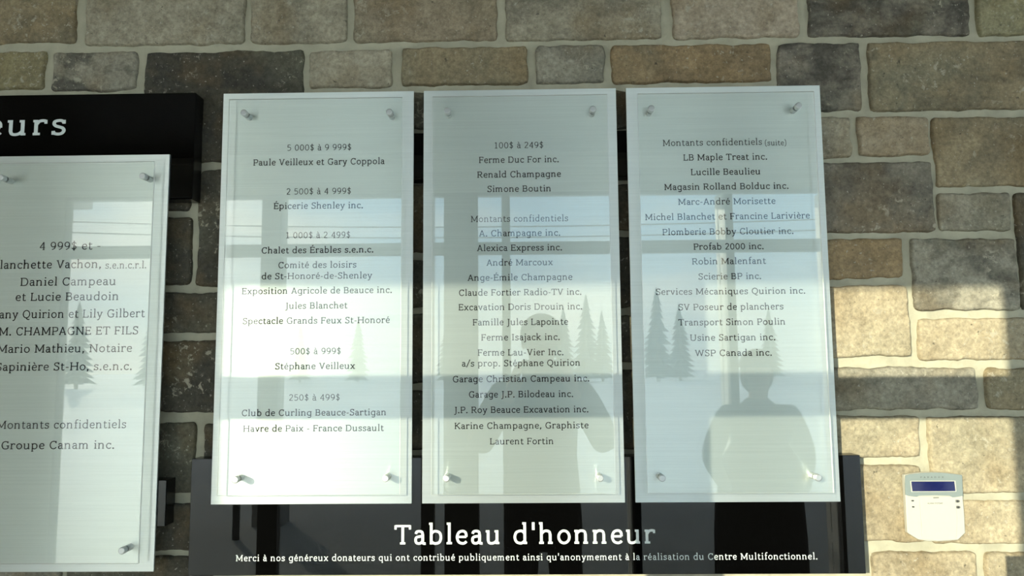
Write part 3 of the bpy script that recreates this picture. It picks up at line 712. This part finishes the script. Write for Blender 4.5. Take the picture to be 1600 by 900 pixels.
for x, y in ((258, 407), (263, 461)):
    g = MB(); g.prism([kp(x + 12 * math.cos(a), y - 6.5 * math.sin(a)) for a in [2 * math.pi * q / 12 for q in range(12)]], KF - .0008, KF + .0004); g.build('indicator', M_FRAME, kt)
for x, y in ((651, 411), (656, 464)):
    g = MB(); g.prism([kp(x + 22 * math.cos(a), y - 13 * math.sin(a)) for a in [2 * math.pi * q / 16 for q in range(16)]], KF - .0012, KF + .0004); bt = g.build('button', M_SEAM, kt, bevel=.0003)
    g = MB(); g.prism([kp(x + 11 * math.cos(a), y - 9 * math.sin(a)) for a in [2 * math.pi * q / 12 for q in range(12)]], KF - .0016, KF - .0008); g.build('icon', M_FRAME, bt)
write('PARADOX', 1380 + 328 / 5.625, 1380 + 530 / 5.625, 710 + 207 / 5.625, KF - .0021, 2.3, M_FRAME, bezel, 90, 620, name='keypad_lettering')
write('ALARM SYSTEMS', 1380 + 390 / 5.625, 1380 + 522 / 5.625, 710 + 435 / 5.625, KF - .0019, 1.9, M_FRAME, flap, 110, 60, name='flap_lettering')

# ---------------------------------------------------------------- the two people the gloss reflects, and a post in the snow
M_SKIN = noisy('skin', (0.55, 0.36, 0.27), 0.06, 12.0, 0.55)
M_COAT = noisy('black quilted cloth', (0.008, 0.008, 0.009), 0.3, 14.0, 0.85, 0.3)
M_TROUSER = noisy('charcoal cloth', (0.020, 0.020, 0.024), 0.25, 40.0, 0.9)
M_BOOT = principled('black leather', (0.012, 0.011, 0.010), 0.45)
M_HAIR = noisy('dark brown hair', (0.035, 0.022, 0.014), 0.4, 60.0, 0.7)
M_WOOL = noisy('dark grey wool', (0.03, 0.03, 0.033), 0.35, 70.0, 0.95, 0.4)
M_EYE = principled('eye white', (0.75, 0.74, 0.70), 0.2)
M_LIP = principled('lips', (0.42, 0.19, 0.16), 0.5)
def skinned(name, nodes, edges, root, mat, parent, base, levels=2):
    """nodes: name -> (x, y, z, radius); a Skin modifier grows one continuous surface over the edges"""
    bm = bmesh.new(); lay = bm.verts.layers.skin.verify(); vs = {}
    for k, (x, y, z_, r) in nodes.items():
        v = bm.verts.new((x, y, z_)); v[lay].radius = (r, r); v[lay].use_root = (k == root); vs[k] = v
    for a, c in edges: bm.edges.new((vs[a], vs[c]))
    me = bpy.data.meshes.new(name); bm.to_mesh(me); bm.free(); me.materials.append(mat)
    tmp = bpy.data.objects.new(name, me); COL.objects.link(tmp)
    sk = tmp.modifiers.new('skin', 'SKIN'); sk.use_smooth_shade = True; sk.branch_smoothing = .4
    su = tmp.modifiers.new('subdivision', 'SUBSURF'); su.levels = levels; su.render_levels = levels
    dg = bpy.context.evaluated_depsgraph_get(); done = bpy.data.meshes.new_from_object(tmp.evaluated_get(dg))
    bpy.data.objects.remove(tmp); done.name = name
    done.polygons.foreach_set('use_smooth', [True] * len(done.polygons))
    if not done.materials: done.materials.append(mat)
    o = bpy.data.objects.new(name, done); COL.objects.link(o); o.parent = parent; return o
def blob(name, c, r, mat, parent, squash=(1, 1, 1), keep=None):
    bm = bmesh.new(); bmesh.ops.create_uvsphere(bm, u_segments=24, v_segments=16, radius=1.0)
    for v in bm.verts: v.co = Vector((c[0] + v.co.x * r * squash[0], c[1] + v.co.y * r * squash[1], c[2] + v.co.z * r * squash[2]))
    if keep: bmesh.ops.delete(bm, geom=[v for v in bm.verts if not keep(v.co)], context='VERTS')
    me = bpy.data.meshes.new(name); bm.to_mesh(me); bm.free(); me.materials.append(mat)
    me.polygons.foreach_set('use_smooth', [True] * len(me.polygons))
    o = bpy.data.objects.new(name, me); COL.objects.link(o); o.parent = parent; return o
def person(loc, k, arms, label, coat_w, hat, hem=.70):
    """arms: for each side elbow, wrist, the way the hand points and the way the palm faces; figure faces +Y, sizes for k = 1 at 1.70 m"""
    t = thing('person', loc, label, 'person'); t.scale = (k, k, k)
    N = {'pelvis': (0, 0, .94, .125), 'waist': (0, 0, 1.10, .115), 'chest': (0, 0, 1.28, .135), 'collar': (0, -.005, 1.41, .075), 'neck': (0, .005, 1.475, .052),
         'jaw': (0, .035, 1.535, .062), 'face': (0, .030, 1.60, .080), 'crown': (0, .012, 1.655, .070)}
    E_ = [('pelvis', 'waist'), ('waist', 'chest'), ('chest', 'collar'), ('collar', 'neck'), ('neck', 'jaw'), ('jaw', 'face'), ('face', 'crown')]
    C = {'waist': (0, 0, 1.08, .150), 'chest': (0, 0, 1.27, .158), 'collar': (0, -.005, 1.41, .10), 'neck': (0, 0, 1.475, .072)}
    CE = [('waist', 'chest'), ('chest', 'collar'), ('collar', 'neck')]
    for q, (el, wr, dirn, palm) in arms.items():
        s_ = 1 if q == 'r' else -1
        el, wr, dirn = Vector(el), Vector(wr), Vector(dirn).normalized(); pn = Vector(palm).normalized(); side = dirn.cross(pn).normalized()
        sh = Vector((s_ * .175, 0, 1.375))
        N['sh' + q] = (*sh, .062); N['el' + q] = (*el, .043); N['wr' + q] = (*wr, .027)
        pa = wr + dirn * .05; N['pa' + q] = (*pa, .030)
        E_ += [('chest', 'sh' + q), ('sh' + q, 'el' + q), ('el' + q, 'wr' + q), ('wr' + q, 'pa' + q)]
        thumb = side * (1 if side.dot(Vector((-s_, 0, 0.4))) > 0 else -1)
        for n_, (off, ln) in enumerate(((.027, .066), (.009, .076), (-.009, .070), (-.027, .054))):
            a = pa + dirn * .030 + thumb * off; c = a + dirn * ln * .5 + pn * ln * .12; d = c + dirn * ln * .36 + pn * ln * .36
            for nm, p, r in (('a', a, .0092), ('b', c, .0085), ('c', d, .0072)): N[q + nm + str(n_)] = (*p, r)
            E_ += [('pa' + q, q + 'a' + str(n_)), (q + 'a' + str(n_), q + 'b' + str(n_)), (q + 'b' + str(n_), q + 'c' + str(n_))]
        a = wr + dirn * .025 + thumb * .032; c = a + dirn * .032 + thumb * .020 + pn * .008; d = c + dirn * .026 + pn * .012
        for nm, p, r in (('ta', a, .0125), ('tb', c, .0100), ('tc', d, .0082)): N[q + nm] = (*p, r)
        E_ += [('wr' + q, q + 'ta'), (q + 'ta', q + 'tb'), (q + 'tb', q + 'tc')]
        C['sh' + q] = (s_ * .185, 0, 1.37, .085); C['el' + q] = (*el, .064); C['wr' + q] = (*(wr - dirn * .01), .045)
        CE += [('chest', 'sh' + q), ('sh' + q, 'el' + q), ('el' + q, 'wr' + q)]
    for s_, q in ((1, 'r'), (-1, 'l')):
        N['hip' + q] = (s_ * .095, 0, .80, .078); N['kn' + q] = (s_ * .10, .015, .49, .055); N['an' + q] = (s_ * .10, -.01, .09, .036); N['toe' + q] = (s_ * .115, .13, .035, .034)
        E_ += [('pelvis', 'hip' + q), ('hip' + q, 'kn' + q), ('kn' + q, 'an' + q), ('an' + q, 'toe' + q)]
    body = skinned('body', N, E_, 'pelvis', M_SKIN, t, loc)
    T = {'belt': (0, 0, 1.06, .118), 'seat': (0, 0, .95, .118)}; TE = [('belt', 'seat')]
    for s_, q in ((1, 'r'), (-1, 'l')):
        T['hip' + q] = (s_ * .095, 0, .78, .090); T['kn' + q] = (s_ * .10, .015, .49, .076); T['cuff' + q] = (s_ * .10, -.008, .12, .066)
        TE += [('seat', 'hip' + q), ('hip' + q, 'kn' + q), ('kn' + q, 'cuff' + q)]
        skinned('boot', {'shaft': (s_ * .10, -.01, .17, .058), 'heel': (s_ * .10, -.03, .05, .049), 'ball': (s_ * .112, .10, .047, .047), 'tip': (s_ * .116, .17, .04, .038)},
                [('shaft', 'heel'), ('heel', 'ball'), ('ball', 'tip')], 'heel', M_BOOT, t, loc)
    skinned('trousers', T, TE, 'seat', M_TROUSER, t, loc)
    coat = skinned('coat', C, CE, 'chest', M_COAT, t, loc)
    sk = MB(); sk.lathe((0, 0, hem), (0, 0, 1), [(0, coat_w * .97), (.012, coat_w), ((.98 - hem) * .5, coat_w * .98), (.98 - hem, coat_w * .92), (1.10 - hem, coat_w * .86), (1.20 - hem, .158), (1.28 - hem, .13)], 36)
    sk.v = [(x, y * .78, zz) for x, y, zz in sk.v]
    sk.build('coat_skirt', M_COAT, coat, smooth=True)
    # the face: eyes at half the head's height, nose, mouth, ears
    for s_ in (1, -1):
        blob('eye', (s_ * .030, .100, 1.602), .0125, M_EYE, t)
        blob('iris', (s_ * .030, .1105, 1.602), .0055, M_BOOT, t, (1, .4, 1))
        blob('ear', (s_ * .079, .018, 1.590), .030, M_SKIN, t, (.35, .62, 1.05))
    skinned('nose', {'bridge': (0, .104, 1.603, .009), 'tip': (0, .122, 1.573, .013), 'base': (0, .104, 1.566, .011)}, [('bridge', 'tip'), ('tip', 'base')], 'tip', M_SKIN, t, loc)
    blob('mouth', (0, .095, 1.540), .024, M_LIP, t, (1, .35, .28))
    if hat:
        blob('knitted_hat', (0, .014, 1.632), .106, M_WOOL, t, (.98, 1.05, 1.0), lambda c: c.z > 1.612 and c.z > 1.60 + (c.y - .05) * .35)
        blob('hair', (0, -.004, 1.590), .094, M_HAIR, t, (1.0, .95, 1.25), lambda c: c.y < .045)
    else:
        blob('hair', (0, -.002, 1.628), .098, M_HAIR, t, (.96, 1.02, .95), lambda c: c.z > 1.655 or c.y < .015)
    return t
person((.07, -.40, 0), 1.0, {'r': ((.285, .05, 1.13), (.125, .285, 1.375), (-.25, .25, 1), (-.5, -.1, .2)), 'l': ((-.285, .05, 1.13), (-.135, .285, 1.365), (.25, .25, 1), (.5, -.1, .2))},
       'person in a black coat holding up a phone in both hands, facing the stone wall', .175, False)
person((1.19, -.95, 0), .90, {'r': ((.275, -.04, 1.12), (.185, .10, .93), (-.5, .2, -1), (-.3, -1, 0)), 'l': ((-.275, -.04, 1.12), (-.185, .10, .93), (.5, .2, -1), (.3, -1, 0))},
       'person in a long black parka and knitted hat, hands in pockets, standing by the windows', .262, True, .40)
ph = thing('smartphone', (0.055, -.05, 1.437), 'black smartphone held level in both hands at eye height', 'phone')
g = MB(); g.box((-.016, -.056, 1.440), (.132, -.048, 1.512)); phone = g.build('case', M_BOOT, ph, bevel=.003)
g = MB(); g.box((-.012, -.0568, 1.443), (.128, -.0558, 1.509)); g.build('screen', M_LCD, ph)
g = MB()
for q in (0, 1): g.lathe((0.0 + q * .022, -.048, 1.497), (0, 1, 0), [(0, .0085), (.0018, .0085), (.0022, .006)], 20)
g.build('lens_bump', M_EDGE, ph)
bp_ = seen(365, 830, 5.4)
bo = thing('bollard', (bp_.x, bp_.y, 0), 'slim dark bollard standing in the snow outside the windows', 'bollard')
g = MB(); g.lathe((bp_.x, bp_.y, -.15), (0, 0, 1), [(0, .032), (1.06, .032), (1.075, .026), (1.08, .01)], 20); g.build('post', M_FRAME, bo)
g = MB(); g.lathe((bp_.x, bp_.y, .80), (0, 0, 1), [(0, .0335), (.06, .0335)], 20); g.build('band', M_TRIM, bo)
